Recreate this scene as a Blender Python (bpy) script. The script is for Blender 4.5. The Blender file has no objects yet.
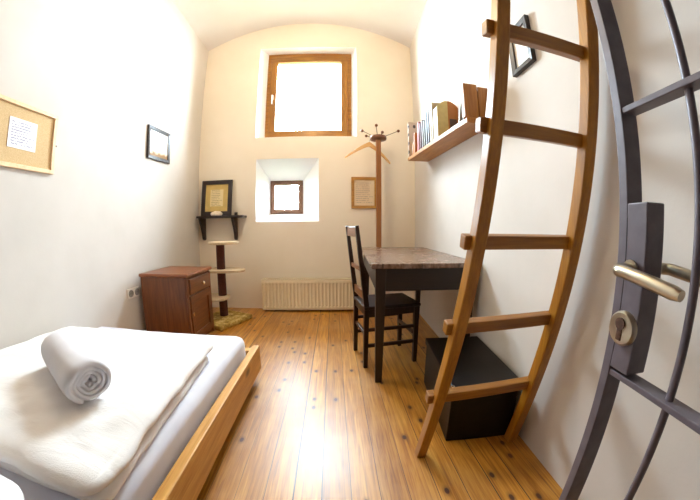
import bpy, bmesh, math, random
from mathutils import Vector, Matrix, noise
sc = bpy.context.scene
C = sc.collection
PI = math.pi
R = math.radians
random.seed(7)

# ------------------------------------------------------------------ camera
# a fisheye lens (stereographic, written as a lens polynomial), 1 m above the floor
cd = bpy.data.cameras.new('camera')
cam = bpy.data.objects.new('camera', cd)
C.objects.link(cam)
sc.camera = cam
cd.type = 'PANO'
cd.panorama_type = 'FISHEYE_LENS_POLYNOMIAL'
cd.sensor_width = 36
cd.sensor_fit = 'HORIZONTAL'
cd.fisheye_fov = R(180)
cd.fisheye_polynomial_k0 = 0
cd.fisheye_polynomial_k1 = -0.0684748046956562
cd.fisheye_polynomial_k2 = -1.8912090422199416e-05
cd.fisheye_polynomial_k3 = 3.14511992787752e-05
cd.fisheye_polynomial_k4 = -4.7289040568780175e-07
cd.clip_start = 0.01
yaw, pit, roll = .05477, -.07794, -.00237
F = Vector((math.sin(yaw)*math.cos(pit), math.cos(yaw)*math.cos(pit), math.sin(pit)))
R0 = Vector((math.cos(yaw), -math.sin(yaw), 0))
U0 = R0.cross(F)
RR = math.cos(roll)*R0 + math.sin(roll)*U0
UU = RR.cross(F)
M = Matrix((RR, UU, -F)).transposed().to_4x4()
M.translation = (0, 0, 1)
cam.matrix_world = M

# ------------------------------------------------------------------ light
sc.view_settings.view_transform = 'Standard'
sc.view_settings.look = 'None'
sc.view_settings.gamma = 1
sc.view_settings.use_curve_mapping = False
sc.view_settings.exposure = 0.16
sc.cycles.use_denoising = True
sc.cycles.max_bounces = 14
sc.cycles.diffuse_bounces = 8
sc.cycles.transparent_max_bounces = 16
sc.cycles.sample_clamp_indirect = 8

SKY = 92.0
world = bpy.data.worlds.new('overcast_sky')
sc.world = world
world.use_nodes = True
bg = world.node_tree.nodes['Background']
bg.inputs[0].default_value = (0.74, 0.88, 1.0, 1)
bg.inputs[1].default_value = SKY


def area(name, loc, rot, sx, sy, energy, color, portal=False):
    l = bpy.data.lights.new(name, 'AREA')
    l.shape = 'RECTANGLE'
    l.size, l.size_y = sx, sy
    l.energy = energy
    l.color = color
    if portal:
        l.cycles.is_portal = True
    o = bpy.data.objects.new(name, l)
    o.location = loc
    o.rotation_euler = rot
    C.objects.link(o)
    return o


# daylight comes in through the two windows (portals only guide the sampling)
area('upper_window_daylight', (-.345, 3.72, 2.76), (R(-90), 0, 0), 1.2, 1.35, 1, (1, 1, 1), True)
area('lower_window_daylight', (-.64, 3.90, 1.415), (R(-90), 0, 0), .5, .52, 1, (1, 1, 1), True)
# the room's warm ceiling lamp, hanging just above the picture
ll = bpy.data.lights.new('ceiling_bulb', 'POINT')
ll.energy = 45
ll.color = (1.0, .79, .53)
ll.shadow_soft_size = .09
lo = bpy.data.objects.new('ceiling_bulb', ll)
lo.location = (-.42, 1.95, 2.95)
C.objects.link(lo)


# ------------------------------------------------------------------ materials
def hexc(r, g, b):
    f = lambda c: (c/255/12.92) if c/255 <= .04045 else ((c/255+.055)/1.055)**2.4
    return (f(r), f(g), f(b), 1)


class NT:
    def __init__(s, name):
        s.m = bpy.data.materials.new(name)
        s.m.use_nodes = True
        s.t = s.m.node_tree
        s.b = s.t.nodes['Principled BSDF']
        s.out = s.t.nodes['Material Output']

    def n(s, kind, **kw):
        nd = s.t.nodes.new(kind)
        for k, v in kw.items():
            setattr(nd, k, v)
        return nd

    def l(s, a, b):
        s.t.links.new(a, b)

    def coord(s, scale=(1, 1, 1), which='Object', rot=(0, 0, 0)):
        tc = s.n('ShaderNodeTexCoord')
        mp = s.n('ShaderNodeMapping')
        mp.inputs['Scale'].default_value = scale
        mp.inputs['Rotation'].default_value = rot
        s.l(tc.outputs[which], mp.inputs[0])
        return mp.outputs[0]

    def noise(s, vec, scale, detail=3, rough=.5, dist=0):
        nd = s.n('ShaderNodeTexNoise')
        nd.inputs['Scale'].default_value = scale
        nd.inputs['Detail'].default_value = detail
        nd.inputs['Roughness'].default_value = rough
        nd.inputs['Distortion'].default_value = dist
        s.l(vec, nd.inputs['Vector'])
        return nd.outputs[0]

    def ramp(s, fac, stops, interp='LINEAR'):
        nd = s.n('ShaderNodeValToRGB')
        cr = nd.color_ramp
        cr.interpolation = interp
        while len(cr.elements) < len(stops):
            cr.elements.new(.5)
        for e, (p, c) in zip(cr.elements, stops):
            e.position = p
            e.color = c
        s.l(fac, nd.inputs[0])
        return nd.outputs[0]

    def mix(s, fac, a, b, mode='MIX'):
        nd = s.n('ShaderNodeMixRGB', blend_type=mode)
        for i, v in ((0, fac), (1, a), (2, b)):
            if hasattr(v, 'links'):
                s.l(v, nd.inputs[i])
            else:
                nd.inputs[i].default_value = v
        return nd.outputs[0]

    def math(s, op, a, b=0, c=0):
        nd = s.n('ShaderNodeMath', operation=op)
        for i, v in enumerate((a, b, c)):
            if hasattr(v, 'links'):
                s.l(v, nd.inputs[i])
            else:
                nd.inputs[i].default_value = v
        return nd.outputs[0]

    def bump(s, h, strength=.2, dist=.01):
        nd = s.n('ShaderNodeBump')
        nd.inputs['Strength'].default_value = strength
        nd.inputs['Distance'].default_value = dist
        s.l(h, nd.inputs['Height'])
        s.l(nd.outputs[0], s.b.inputs['Normal'])

    def base(s, c):
        if hasattr(c, 'links'):
            s.l(c, s.b.inputs['Base Color'])
        else:
            s.b.inputs['Base Color'].default_value = c

    def set(s, **kw):
        for k, v in kw.items():
            i = s.b.inputs[k]
            if hasattr(v, 'links'):
                s.l(v, i)
            else:
                i.default_value = v


def plain(name, col, rough=.5, metal=0, var=.06, scale=30, bump=0, spec=.5):
    t = NT(name)
    v = t.coord()
    nz = t.noise(v, scale, 4)
    d = tuple(c*(1-var*2) for c in col[:3]) + (1,)
    u = tuple(min(1, c*(1+var)) for c in col[:3]) + (1,)
    t.base(t.ramp(nz, [(.3, d), (.7, u)]))
    t.set(Roughness=rough, Metallic=metal)
    t.b.inputs['Specular IOR Level'].default_value = spec
    if bump:
        t.bump(nz, bump, .002)
    return t.m


def wood(name, dark, light, axis=2, scale=1.0, rough=.4, bump=.1, spec=.5, knots=0):
    t = NT(name)
    sc3 = [14*scale]*3
    sc3[axis] = 1.1*scale
    v = t.coord(tuple(sc3))
    n1 = t.noise(v, 2.2, 6, .62, .6)
    fine = [70*scale]*3
    fine[axis] = 3*scale
    n2 = t.noise(t.coord(tuple(fine)), 2.0, 3)
    f = t.mix(.35, n1, n2)
    mid = tuple((a+b)/2 for a, b in zip(dark, light))
    col = t.ramp(f, [(.30, dark), (.5, mid), (.68, light)])
    if knots:
        ks = [5.0]*3
        ks[axis] = 2.2
        vo = t.n('ShaderNodeTexVoronoi')
        vo.inputs['Scale'].default_value = knots
        t.l(t.coord(tuple(ks)), vo.inputs['Vector'])
        kf = t.ramp(vo.outputs['Distance'], [(.06, (1, 1, 1, 1)), (.14, (0, 0, 0, 1))])
        col = t.mix(kf, col, tuple(c*.35 for c in dark[:3]) + (1,))
    t.base(col)
    t.set(Roughness=rough)
    t.b.inputs['Specular IOR Level'].default_value = spec
    t.bump(n2, bump, .002)
    return t.m


def plaster(name, c1, c2, s=1.0):
    t = NT(name)
    v = t.coord()
    n1 = t.noise(v, 1.3*s, 4, .55)
    n2 = t.noise(v, 55, 5, .6)
    t.base(t.ramp(n1, [(.35, c1), (.65, c2)]))
    t.set(Roughness=.85)
    t.b.inputs['Specular IOR Level'].default_value = .2
    h = t.mix(.3, n1, n2)
    t.bump(h, .25, .006)
    return t.m


def floorboards():
    t = NT('varnished_pine_boards')
    tc = t.n('ShaderNodeTexCoord')
    sx = t.n('ShaderNodeSeparateXYZ')
    t.l(tc.outputs['Object'], sx.inputs[0])
    W = .1115
    u = t.math('DIVIDE', t.math('ADD', sx.outputs[0], 5 - .03), W)
    idx = t.math('FLOOR', u)
    fr = t.math('FRACT', u)
    wn = t.n('ShaderNodeTexWhiteNoise', noise_dimensions='1D')
    t.l(idx, wn.inputs['W'])
    rnd = wn.outputs['Value']
    # gap lines; some gaps wider than others
    wide = t.math('MULTIPLY_ADD', t.math('POWER', rnd, 2.5), .036, .007)
    edge = t.math('MINIMUM', fr, t.math('SUBTRACT', 1, fr))
    gap = t.math('LESS_THAN', edge, wide)
    # grain, stretched along the boards and shifted per board
    cmb = t.n('ShaderNodeCombineXYZ')
    t.l(t.math('MULTIPLY', sx.outputs[0], 26), cmb.inputs[0])
    t.l(t.math('MULTIPLY_ADD', rnd, 37, t.math('MULTIPLY', sx.outputs[1], 1.5)), cmb.inputs[1])
    t.l(t.math('MULTIPLY', idx, 3.7), cmb.inputs[2])
    g1 = t.noise(cmb.outputs[0], 1.6, 6, .6, .9)
    cm2 = t.n('ShaderNodeCombineXYZ')
    t.l(t.math('MULTIPLY', sx.outputs[0], 160), cm2.inputs[0])
    t.l(t.math('MULTIPLY', sx.outputs[1], 5), cm2.inputs[1])
    t.l(idx, cm2.inputs[2])
    g2 = t.noise(cm2.outputs[0], 1.0, 3)
    g = t.mix(.35, g1, g2)
    col = t.ramp(g, [(.28, hexc(112, 62, 6)), (.46, hexc(180, 116, 24)), (.66, hexc(220, 164, 68))])
    tint = t.ramp(rnd, [(0, (.66, .60, .50, 1)), (.4, (.9, .88, .84, 1)), (1, (1.06, 1.06, 1.06, 1))])
    col = t.mix(1, col, tint, 'MULTIPLY')
    # worn grey patches down the middle walkway
    wear = t.noise(tc.outputs['Object'], 1.7, 4, .6)
    wearf = t.ramp(wear, [(.46, (0, 0, 0, 1)), (.7, (.35, .35, .35, 1))])
    col = t.mix(wearf, col, hexc(214, 176, 128))
    # knots
    cm3 = t.n('ShaderNodeCombineXYZ')
    t.l(t.math('MULTIPLY', sx.outputs[0], 9.0), cm3.inputs[0])
    t.l(t.math('MULTIPLY', sx.outputs[1], 5.5), cm3.inputs[1])
    vo = t.n('ShaderNodeTexVoronoi', voronoi_dimensions='2D')
    vo.inputs['Scale'].default_value = 1.0
    t.l(cm3.outputs[0], vo.inputs['Vector'])
    keep = t.math('GREATER_THAN', t.n('ShaderNodeSeparateColor').outputs[0], -1)
    sepc = t.n('ShaderNodeSeparateColor')
    t.l(vo.outputs['Color'], sepc.inputs[0])
    keep = t.math('GREATER_THAN', sepc.outputs[0], .62)
    kd = t.ramp(vo.outputs['Distance'], [(.07, (1, 1, 1, 1)), (.10, (.4, .4, .4, 1)), (.2, (0, 0, 0, 1))])
    kf = t.mix(1, kd, keep, 'MULTIPLY')
    col = t.mix(kf, col, hexc(70, 28, 8))
    col = t.mix(gap, col, hexc(38, 18, 6))
    t.base(col)
    rr = t.math('MULTIPLY_ADD', g2, .2, .3)
    t.set(Roughness=rr)
    t.b.inputs['Specular IOR Level'].default_value = .5
    t.set(**{'Coat Weight': .5, 'Coat Roughness': .36})
    h = t.math('SUBTRACT', t.math('MULTIPLY', g, .25), t.math('MULTIPLY', gap, 1.0))
    t.bump(h, .35, .003)
    return t.m


def glass_mat():
    m = bpy.data.materials.new('window_glass')
    m.use_nodes = True
    t = m.node_tree
    t.nodes.clear()
    o = t.nodes.new('ShaderNodeOutputMaterial')
    mx = t.nodes.new('ShaderNodeMixShader')
    tr = t.nodes.new('ShaderNodeBsdfTransparent')
    gl = t.nodes.new('ShaderNodeBsdfGlossy')
    gl.inputs['Roughness'].default_value = .02
    lw = t.nodes.new('ShaderNodeLayerWeight')
    lw.inputs['Blend'].default_value = .5
    pw = t.nodes.new('ShaderNodeMath')
    pw.operation = 'POWER'
    pw.inputs[1].default_value = 4
    t.links.new(lw.outputs['Facing'], pw.inputs[0])
    fr = t.nodes.new('ShaderNodeMath')
    fr.operation = 'MULTIPLY_ADD'
    fr.inputs[1].default_value = .8
    fr.inputs[2].default_value = .03
    t.links.new(pw.outputs[0], fr.inputs[0])
    tr.inputs[0].default_value = (.97, .985, .98, 1)
    t.links.new(fr.outputs[0], mx.inputs[0])
    t.links.new(tr.outputs[0], mx.inputs[1])
    t.links.new(gl.outputs[0], mx.inputs[2])
    t.links.new(mx.outputs[0], o.inputs[0])
    return m


def print_mat(name, paper, ink, lines=14, margin=.12, W=1.0, H=1.0, amount=.6):
    """paper with rows of small unreadable writing; object coords x in [-W/2, W/2], z in [-H/2, H/2]"""
    t = NT(name)
    tc = t.n('ShaderNodeTexCoord')
    s = t.n('ShaderNodeSeparateXYZ')
    t.l(tc.outputs['Object'], s.inputs[0])
    x = t.math('ADD', t.math('DIVIDE', s.outputs[0], W), .5)
    z = t.math('ADD', t.math('DIVIDE', s.outputs[2], H), .5)
    rowf = t.math('FRACT', t.math('MULTIPLY', z, lines))
    row = t.math('FLOOR', t.math('MULTIPLY', z, lines))
    band = t.math('MULTIPLY', t.math('GREATER_THAN', rowf, .3), t.math('LESS_THAN', rowf, .72))
    cmb = t.n('ShaderNodeCombineXYZ')
    t.l(t.math('MULTIPLY', x, 30), cmb.inputs[0])
    t.l(t.math('MULTIPLY', row, 5.3), cmb.inputs[1])
    words = t.math('GREATER_THAN', t.noise(cmb.outputs[0], 1.0, 1), .43)
    wn = t.n('ShaderNodeTexWhiteNoise', noise_dimensions='1D')
    t.l(row, wn.inputs['W'])
    end = t.math('MULTIPLY_ADD', wn.outputs['Value'], -.25, 1-margin)
    inx = t.math('MULTIPLY', t.math('GREATER_THAN', x, margin), t.math('LESS_THAN', x, end))
    inz = t.math('MULTIPLY', t.math('GREATER_THAN', z, margin), t.math('LESS_THAN', z, 1-margin))
    f = t.math('MULTIPLY', t.math('MULTIPLY', band, words), t.math('MULTIPLY', inx, inz))
    f = t.math('MULTIPLY', f, amount)
    t.base(t.mix(f, paper, ink))
    t.set(Roughness=.6)
    return t.m


def fabric(name, c1, c2, scale=260, bump=.15, rough=.9, fold=0):
    t = NT(name)
    v = t.coord()
    n1 = t.noise(v, 6, 4)
    n2 = t.noise(v, scale, 2)
    t.base(t.ramp(n1, [(.3, c1), (.7, c2)]))
    t.set(Roughness=rough)
    t.b.inputs['Specular IOR Level'].default_value = .15
    try:
        t.b.inputs['Sheen Weight'].default_value = .25
    except Exception:
        pass
    h = n2
    if fold:
        n3 = t.noise(t.coord((1, 2.2, 1)), fold, 5, .6, 1.2)
        h = t.mix(.85, n2, n3)
        t.bump(h, bump, .02)
    else:
        t.bump(h, bump, .003)
    return t.m


MT = {}
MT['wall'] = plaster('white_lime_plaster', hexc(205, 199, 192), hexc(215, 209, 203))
MT['reveal'] = plaster('fresh_white_limewash', hexc(246, 247, 250), hexc(250, 250, 252))  # whiter than the walls: daylight glow in the openings put into the colour
MT['back'] = plaster('lamp_tinted_lime_plaster', hexc(237, 226, 208), hexc(243, 233, 217))  # creamier than the side walls: the lamp's warm light painted in
MT['front'] = plaster('bounce_cutting_brown_plaster', hexc(120, 104, 90), hexc(136, 120, 104))  # dark tone made up to cut light bounced from behind the camera
MT['ceil'] = plaster('off_white_ceiling_plaster', hexc(220, 217, 216), hexc(226, 223, 222))
MT['floor'] = floorboards()
MT['glass'] = glass_mat()
MT['loft'] = wood('brown_loft_boards', hexc(104, 62, 24), hexc(150, 98, 44), 0, 1, .6)
MT['lawn'] = plain('dark_lawn', hexc(62, 78, 40), .9, 0, .2, 6)
MT['win_wood'] = wood('golden_brown_window_wood', hexc(112, 68, 12), hexc(178, 120, 44), 0, 1, .35)
MT['win_wood_v'] = wood('golden_brown_window_wood_upright', hexc(112, 68, 12), hexc(178, 120, 44), 2, 1, .35)
MT['win_dark'] = wood('grey_brown_window_wood', hexc(96, 66, 48), hexc(140, 102, 78), 0, 1, .5)
MT['ladder'] = wood('honey_beech', hexc(134, 82, 12), hexc(182, 124, 32), 2, 1, .38)
MT['rung'] = wood('honey_beech_rung', hexc(116, 70, 12), hexc(166, 110, 32), 0, 1, .38)
MT['pine_y'] = wood('pine_along', hexc(176, 116, 38), hexc(222, 170, 92), 1, 1, .45, knots=1.0)
MT['pine_x'] = wood('pine_across', hexc(190, 132, 52), hexc(234, 186, 112), 0, 1, .45, knots=1.0)
MT['shelf_pine'] = wood('aged_pine_shelf', hexc(140, 84, 24), hexc(190, 132, 60), 1, 1, .5)
MT['shelf_pine_v'] = wood('aged_pine_shelf_end', hexc(140, 84, 26), hexc(190, 130, 58), 2, 1, .5)
MT['walnut'] = wood('dark_walnut', hexc(18, 8, 5), hexc(44, 22, 12), 2, 1, .42)
MT['walnut_x'] = wood('dark_walnut_across', hexc(16, 7, 5), hexc(38, 19, 10), 0, 1, .45)
MT['chair'] = wood('dark_chair_wood', hexc(24, 9, 4), hexc(56, 26, 12), 2, 1, .38)
MT['chair_rail'] = wood('lit_chair_rail', hexc(92, 52, 24), hexc(140, 88, 44), 1, 1, .35)  # lighter than the chair wood: light falling on the rails is painted in
MT['mahog'] = wood('red_brown_cabinet_wood', hexc(74, 36, 12), hexc(130, 74, 34), 2, 1, .34)
MT['mahog_y'] = wood('red_brown_cabinet_front', hexc(66, 32, 12), hexc(120, 68, 32), 1, 1, .34)
MT['mahog_top'] = wood('sheen_lightened_cabinet_top', hexc(94, 46, 22), hexc(150, 90, 52), 0, 1, .28)  # paler than the sides: the top's reflected light is in the colour
MT['black_wood'] = wood('near_black_wood', hexc(20, 9, 7), hexc(44, 22, 16), 0, 1, .4)
MT['post_wood'] = wood('red_brown_coat_post', hexc(118, 70, 24), hexc(166, 106, 50), 2, 1, .45)
MT['hanger'] = wood('pale_hanger_wood', hexc(206, 150, 82), hexc(232, 186, 118), 0, 2, .4)
MT['gold_frame'] = wood('golden_brown_frame', hexc(150, 100, 38), hexc(196, 146, 72), 0, 1, .4)
MT['pale_frame'] = wood('pale_pine_frame', hexc(222, 186, 140), hexc(240, 212, 172), 1, 1, .5)
MT['cat_plate'] = plain('beige_plush', hexc(206, 184, 150), .95, 0, .08, 90, .3)
MT['cat_post'] = plain('dark_brown_rope', hexc(84, 40, 26), .9, 0, .2, 120, .5)
MT['radiator'] = plain('cream_enamel', hexc(244, 232, 202), .35, 0, .02, 8)
MT['rad_dark'] = plain('cream_enamel_grille', hexc(205, 190, 158), .4, 0, .02, 8)
MT['sheet'] = fabric('white_sheet', hexc(212, 212, 224), hexc(224, 224, 232), 260, .12)
MT['duvet'] = fabric('white_duvet_cotton', hexc(234, 230, 228), hexc(241, 238, 236), 300, .3, .9, 4.5)
MT['pillow'] = fabric('white_pillow_cotton', hexc(240, 238, 238), hexc(248, 246, 246), 300, .2, .9, 6)
MT['towel'] = fabric('white_terry', hexc(222, 220, 226), hexc(236, 234, 238), 420, .9, 1.0)
MT['steel'] = plain('brushed_nickel', hexc(190, 180, 160), .28, 1, .05, 60)
MT['dark_steel'] = plain('worn_dark_nickel', hexc(120, 108, 96), .35, 1, .08, 60)
MT['gate'] = plain('grey_gate_paint', hexc(98, 90, 98), .42, .15, .10, 40, .12)
MT['lock_hole'] = plain('brown_keyway', hexc(86, 58, 44), .5, .3, .2, 200)
MT['brass'] = plain('pale_metal_knob', hexc(220, 200, 170), .25, 1, .04, 60)
MT['white_plastic'] = plain('white_plastic', hexc(236, 232, 224), .35, 0, .02, 20)
MT['socket_in'] = plain('socket_recess', hexc(150, 146, 142), .5, 0, .04, 20)
MT['chest'] = wood('black_stained_wood', hexc(5, 3, 3), hexc(20, 12, 9), 1, 1, .4, .15, .3)
MT['black_frame'] = plain('black_frame_lacquer', hexc(34, 26, 26), .35, 0, .1, 40)
MT['stone'] = plain('white_stone', hexc(232, 218, 196), .7, 0, .1, 40, .2)


def mat_table_top():
    t = NT('worn_dark_table_top')
    v = t.coord((30, .35, 10))
    n1 = t.noise(v, 2, 5, .55, .1)
    tc = t.coord()
    n2 = t.noise(tc, 7, 5, .65)
    c = t.ramp(n1, [(.3, hexc(84, 64, 52)), (.5, hexc(120, 96, 82)), (.75, hexc(146, 122, 106))])
    c2 = t.mix(t.ramp(n2, [(.4, (0, 0, 0, 1)), (.85, (.2, .2, .2, 1))]), c, hexc(152, 122, 98))
    s = t.n('ShaderNodeSeparateXYZ')
    tcn = t.n('ShaderNodeTexCoord')
    t.l(tcn.outputs['Object'], s.inputs[0])
    u = t.math('FRACT', t.math('DIVIDE', t.math('ADD', s.outputs[0], 3.02), .235))
    gap = t.math('LESS_THAN', u, .02)
    t.base(t.mix(gap, c2, hexc(18, 8, 5)))
    t.set(Roughness=t.math('MULTIPLY_ADD', n2, .06, .24))
    t.bump(t.math('SUBTRACT', t.math('MULTIPLY', n1, .3), gap), .2, .003)
    return t.m


MT['table_top'] = mat_table_top()


def mat_cork():
    t = NT('cork')
    v = t.coord()
    n1 = t.noise(v, 180, 3, .7)
    n2 = t.noise(v, 5, 3)
    c = t.ramp(n1, [(.3, hexc(188, 152, 104)), (.55, hexc(210, 182, 138)), (.75, hexc(220, 196, 156))])
    t.base(t.mix(t.math('MULTIPLY', n2, .4), c, hexc(210, 180, 134)))
    t.set(Roughness=.9)
    return t.m


MT['cork'] = mat_cork()


def mat_speckle():
    """olive-yellow carpet with pale flecks on the cat tree's base"""
    t = NT('olive_yellow_carpet')
    v = t.coord()
    n1 = t.noise(v, 16, 4, .7)
    n2 = t.noise(v, 200, 2)
    c = t.ramp(n1, [(.35, hexc(132, 100, 40)), (.52, hexc(186, 156, 80)), (.66, hexc(222, 200, 140))])
    t.base(c)
    t.set(Roughness=.95)
    t.bump(n2, .6, .004)
    return t.m


MT['carpet'] = mat_speckle()


def mat_dots(name, paper, ink):
    t = NT(name)
    tc = t.n('ShaderNodeTexCoord')
    s = t.n('ShaderNodeSeparateXYZ')
    t.l(tc.outputs['Object'], s.inputs[0])
    fx = t.math('SUBTRACT', t.math('FRACT', t.math('MULTIPLY', s.outputs[0], 15)), .5)
    fz = t.math('SUBTRACT', t.math('FRACT', t.math('MULTIPLY', s.outputs[2], 11)), .5)
    d = t.math('ADD', t.math('MULTIPLY', fx, fx), t.math('MULTIPLY', fz, fz))
    f = t.math('LESS_THAN', d, .045)
    t.base(t.mix(f, paper, ink))
    t.set(Roughness=.6)
    return t.m


MT['dots'] = mat_dots('dotted_board', hexc(180, 160, 142), hexc(44, 28, 24))


# ------------------------------------------------------------------ mesh helpers
def add_box(bm, lo, hi, bev=0.0, mtx=None, seg=2):
    lo, hi = Vector(lo), Vector(hi)
    c = (lo+hi)/2
    s = hi-lo
    t = bmesh.new()
    bmesh.ops.create_cube(t, size=1.0, matrix=Matrix.Translation(c) @ Matrix.Diagonal((s.x, s.y, s.z, 1)))
    if bev > 0:
        bmesh.ops.bevel(t, geom=t.edges[:], offset=min(bev, min(s)*.45), segments=seg, profile=.5, affect='EDGES')
    if mtx is not None:
        bmesh.ops.transform(t, matrix=mtx, verts=t.verts[:])
    me = bpy.data.meshes.new('tmp')
    t.to_mesh(me)
    t.free()
    bm.from_mesh(me)
    bpy.data.meshes.remove(me)
    return bm


def add_hexa(bm, P, bev=0.0):
    """box from 8 corners: bottom loop 0-3, top loop 4-7"""
    vs = [bm.verts.new(p) for p in P]
    for f in ((3, 2, 1, 0), (4, 5, 6, 7), (0, 1, 5, 4), (1, 2, 6, 5), (2, 3, 7, 6), (3, 0, 4, 7)):
        bm.faces.new([vs[i] for i in f])
    if bev:
        es = list({e for v in vs for e in v.link_edges})
        bmesh.ops.bevel(bm, geom=es, offset=bev, segments=2, profile=.5, affect='EDGES')
    return bm


def add_beam(bm, a, b, w, d, bev=.002, xdir=None, w2=None, d2=None):
    """rectangular bar from a to b; w along xdir, d across"""
    a, b = Vector(a), Vector(b)
    z = (b-a).normalized()
    x = Vector(xdir) if xdir is not None else Vector((1, 0, 0))
    x = (x - z*x.dot(z)).normalized()
    y = z.cross(x)
    w2 = w if w2 is None else w2
    d2 = d if d2 is None else d2
    P = []
    for p, ww, dd in ((a, w, d), (b, w2, d2)):
        for sx, sy in ((-1, -1), (1, -1), (1, 1), (-1, 1)):
            P.append(p + x*sx*ww/2 + y*sy*dd/2)
    return add_hexa(bm, P, bev)


def frame_of(t, ref=None):
    t = t.normalized()
    ref = ref or (Vector((0, 0, 1)) if abs(t.z) < .9 else Vector((1, 0, 0)))
    x = t.cross(ref).normalized()
    return x, x.cross(t)


def add_tube(bm, pts, r, n=12, caps=True):
    pts = [Vector(p) for p in pts]
    rs = r if isinstance(r, (list, tuple)) else [r]*len(pts)
    rings = []
    x = None
    for i, p in enumerate(pts):
        t = (pts[min(i+1, len(pts)-1)] - pts[max(i-1, 0)]).normalized()
        if x is None:
            x, y = frame_of(t)
        else:
            x = (x - t*x.dot(t)).normalized()
            y = x.cross(t)
        rings.append([bm.verts.new(p + (x*math.cos(2*PI*k/n) + y*math.sin(2*PI*k/n))*rs[i]) for k in range(n)])
    for a, b in zip(rings, rings[1:]):
        for k in range(n):
            bm.faces.new((a[k], a[(k+1) % n], b[(k+1) % n], b[k]))
    if caps:
        bm.faces.new(rings[0][::-1])
        bm.faces.new(rings[-1])
    return bm


def add_lathe(bm, prof, n=24, axis='Z', center=(0, 0, 0)):
    """prof: list of (radius, height)"""
    c = Vector(center)
    rings = []
    for r, h in prof:
        ring = []
        for k in range(n):
            a = 2*PI*k/n
            if axis == 'Z':
                p = Vector((r*math.cos(a), r*math.sin(a), h))
            elif axis == 'Y':
                p = Vector((r*math.cos(a), h, r*math.sin(a)))
            else:
                p = Vector((h, r*math.cos(a), r*math.sin(a)))
            ring.append(bm.verts.new(c+p))
        rings.append(ring)
    for a, b in zip(rings, rings[1:]):
        for k in range(n):
            bm.faces.new((a[k], a[(k+1) % n], b[(k+1) % n], b[k]))
    bm.faces.new(rings[0][::-1])
    bm.faces.new(rings[-1])
    return bm


def add_prism(bm, poly, lo, hi, axis='Z', bev=0):
    """extrude a 2D polygon between lo and hi along axis"""
    def P(u, v, w):
        return {'Z': (u, v, w), 'Y': (u, w, v), 'X': (w, u, v)}[axis]
    a = [bm.verts.new(P(u, v, lo)) for u, v in poly]
    b = [bm.verts.new(P(u, v, hi)) for u, v in poly]
    n = len(poly)
    bm.faces.new(a[::-1])
    bm.faces.new(b)
    for k in range(n):
        bm.faces.new((a[k], a[(k+1) % n], b[(k+1) % n], b[k]))
    if bev:
        es = [e for e in bm.edges if e.verts[0] in a+b and e.verts[1] in a+b]
        bmesh.ops.bevel(bm, geom=es, offset=bev, segments=2, profile=.5, affect='EDGES')
    return bm


def obj(name, bm, m, parent=None, smooth=False, loc=None, rot=None):
    bmesh.ops.recalc_face_normals(bm, faces=bm.faces[:])
    me = bpy.data.meshes.new(name)
    bm.to_mesh(me)
    bm.free()
    me.materials.append(MT[m] if isinstance(m, str) else m)
    if smooth:
        for p in me.polygons:
            p.use_smooth = True
        if smooth != 'all':
            try:
                me.set_sharp_from_angle(angle=R(40))
            except Exception:
                pass
    o = bpy.data.objects.new(name, me)
    C.objects.link(o)
    if parent is not None:
        o.parent = parent
    if loc is not None:
        o.location = loc
    if rot is not None:
        o.rotation_euler = rot
    return o


def thing(name, label, cat, loc=(0, 0, 0), rotz=0, group=None, rot=None):
    o = bpy.data.objects.new(name, None)
    o.empty_display_size = .05
    C.objects.link(o)
    o.location = loc
    o.rotation_euler = rot or (0, 0, rotz)
    o['label'] = label
    o['category'] = cat
    if group:
        o['group'] = group
    return o


def tag(o, label, cat, group=None):
    o['label'] = label
    o['category'] = cat
    if group:
        o['group'] = group
    return o


def struct(name, bm, m, parent=None, smooth=False):
    o = obj(name, bm, m, parent, smooth)
    if parent is None:
        o['kind'] = 'structure'
    return o


def BM():
    return bmesh.new()


def bx(lo, hi, bev=0.0, mtx=None):
    return add_box(BM(), lo, hi, bev, mtx)


# ------------------------------------------------------------------ room shell
XL, YB, YF = -1.73, 3.45, -.62


def xr(y):
    return .87 + .047*(y-.65)


struct('floor', bx((-1.9, YF-.5, -.08), (1.25, 3.95, 0)), 'floor')
struct('wall_left', bx((XL-.15, YF-.15, 0), (XL, 3.95, 3.64)), 'wall')
bm = BM()
add_hexa(bm, [(xr(YF-.15), YF-.15, 0), (xr(YF-.15)+.25, YF-.15, 0), (xr(3.95)+.2, 3.95, 0), (xr(3.95), 3.95, 0),
              (xr(YF-.15), YF-.15, 3.70), (xr(YF-.15)+.25, YF-.15, 3.70), (xr(3.95)+.2, 3.95, 3.70), (xr(3.95), 3.95, 3.70)])
struct('wall_right', bm, 'wall')

# back wall with two splayed window openings
YO = 3.90
W1f, W1b = (-.985, .275, 2.135, 3.405), (-.905, .222, 2.125, 3.398)
W2f, W2b = (-.966, -.188, 1.083, 1.856), (-.862, -.418, 1.192, 1.642)


def wall_sheet(bm, y, holes, flip):
    xs = sorted({-1.9, 1.25} | {h[i] for h in holes for i in (0, 1)})
    zs = sorted({0.0, 4.1} | {h[i] for h in holes for i in (2, 3)})
    for i in range(len(xs)-1):
        for j in range(len(zs)-1):
            cx, cz = (xs[i]+xs[i+1])/2, (zs[j]+zs[j+1])/2
            if any(h[0] < cx < h[1] and h[2] < cz < h[3] for h in holes):
                continue
            q = [(xs[i], y, zs[j]), (xs[i+1], y, zs[j]), (xs[i+1], y, zs[j+1]), (xs[i], y, zs[j+1])]
            bm.faces.new([bm.verts.new(p) for p in (q[::-1] if flip else q)])


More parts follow.
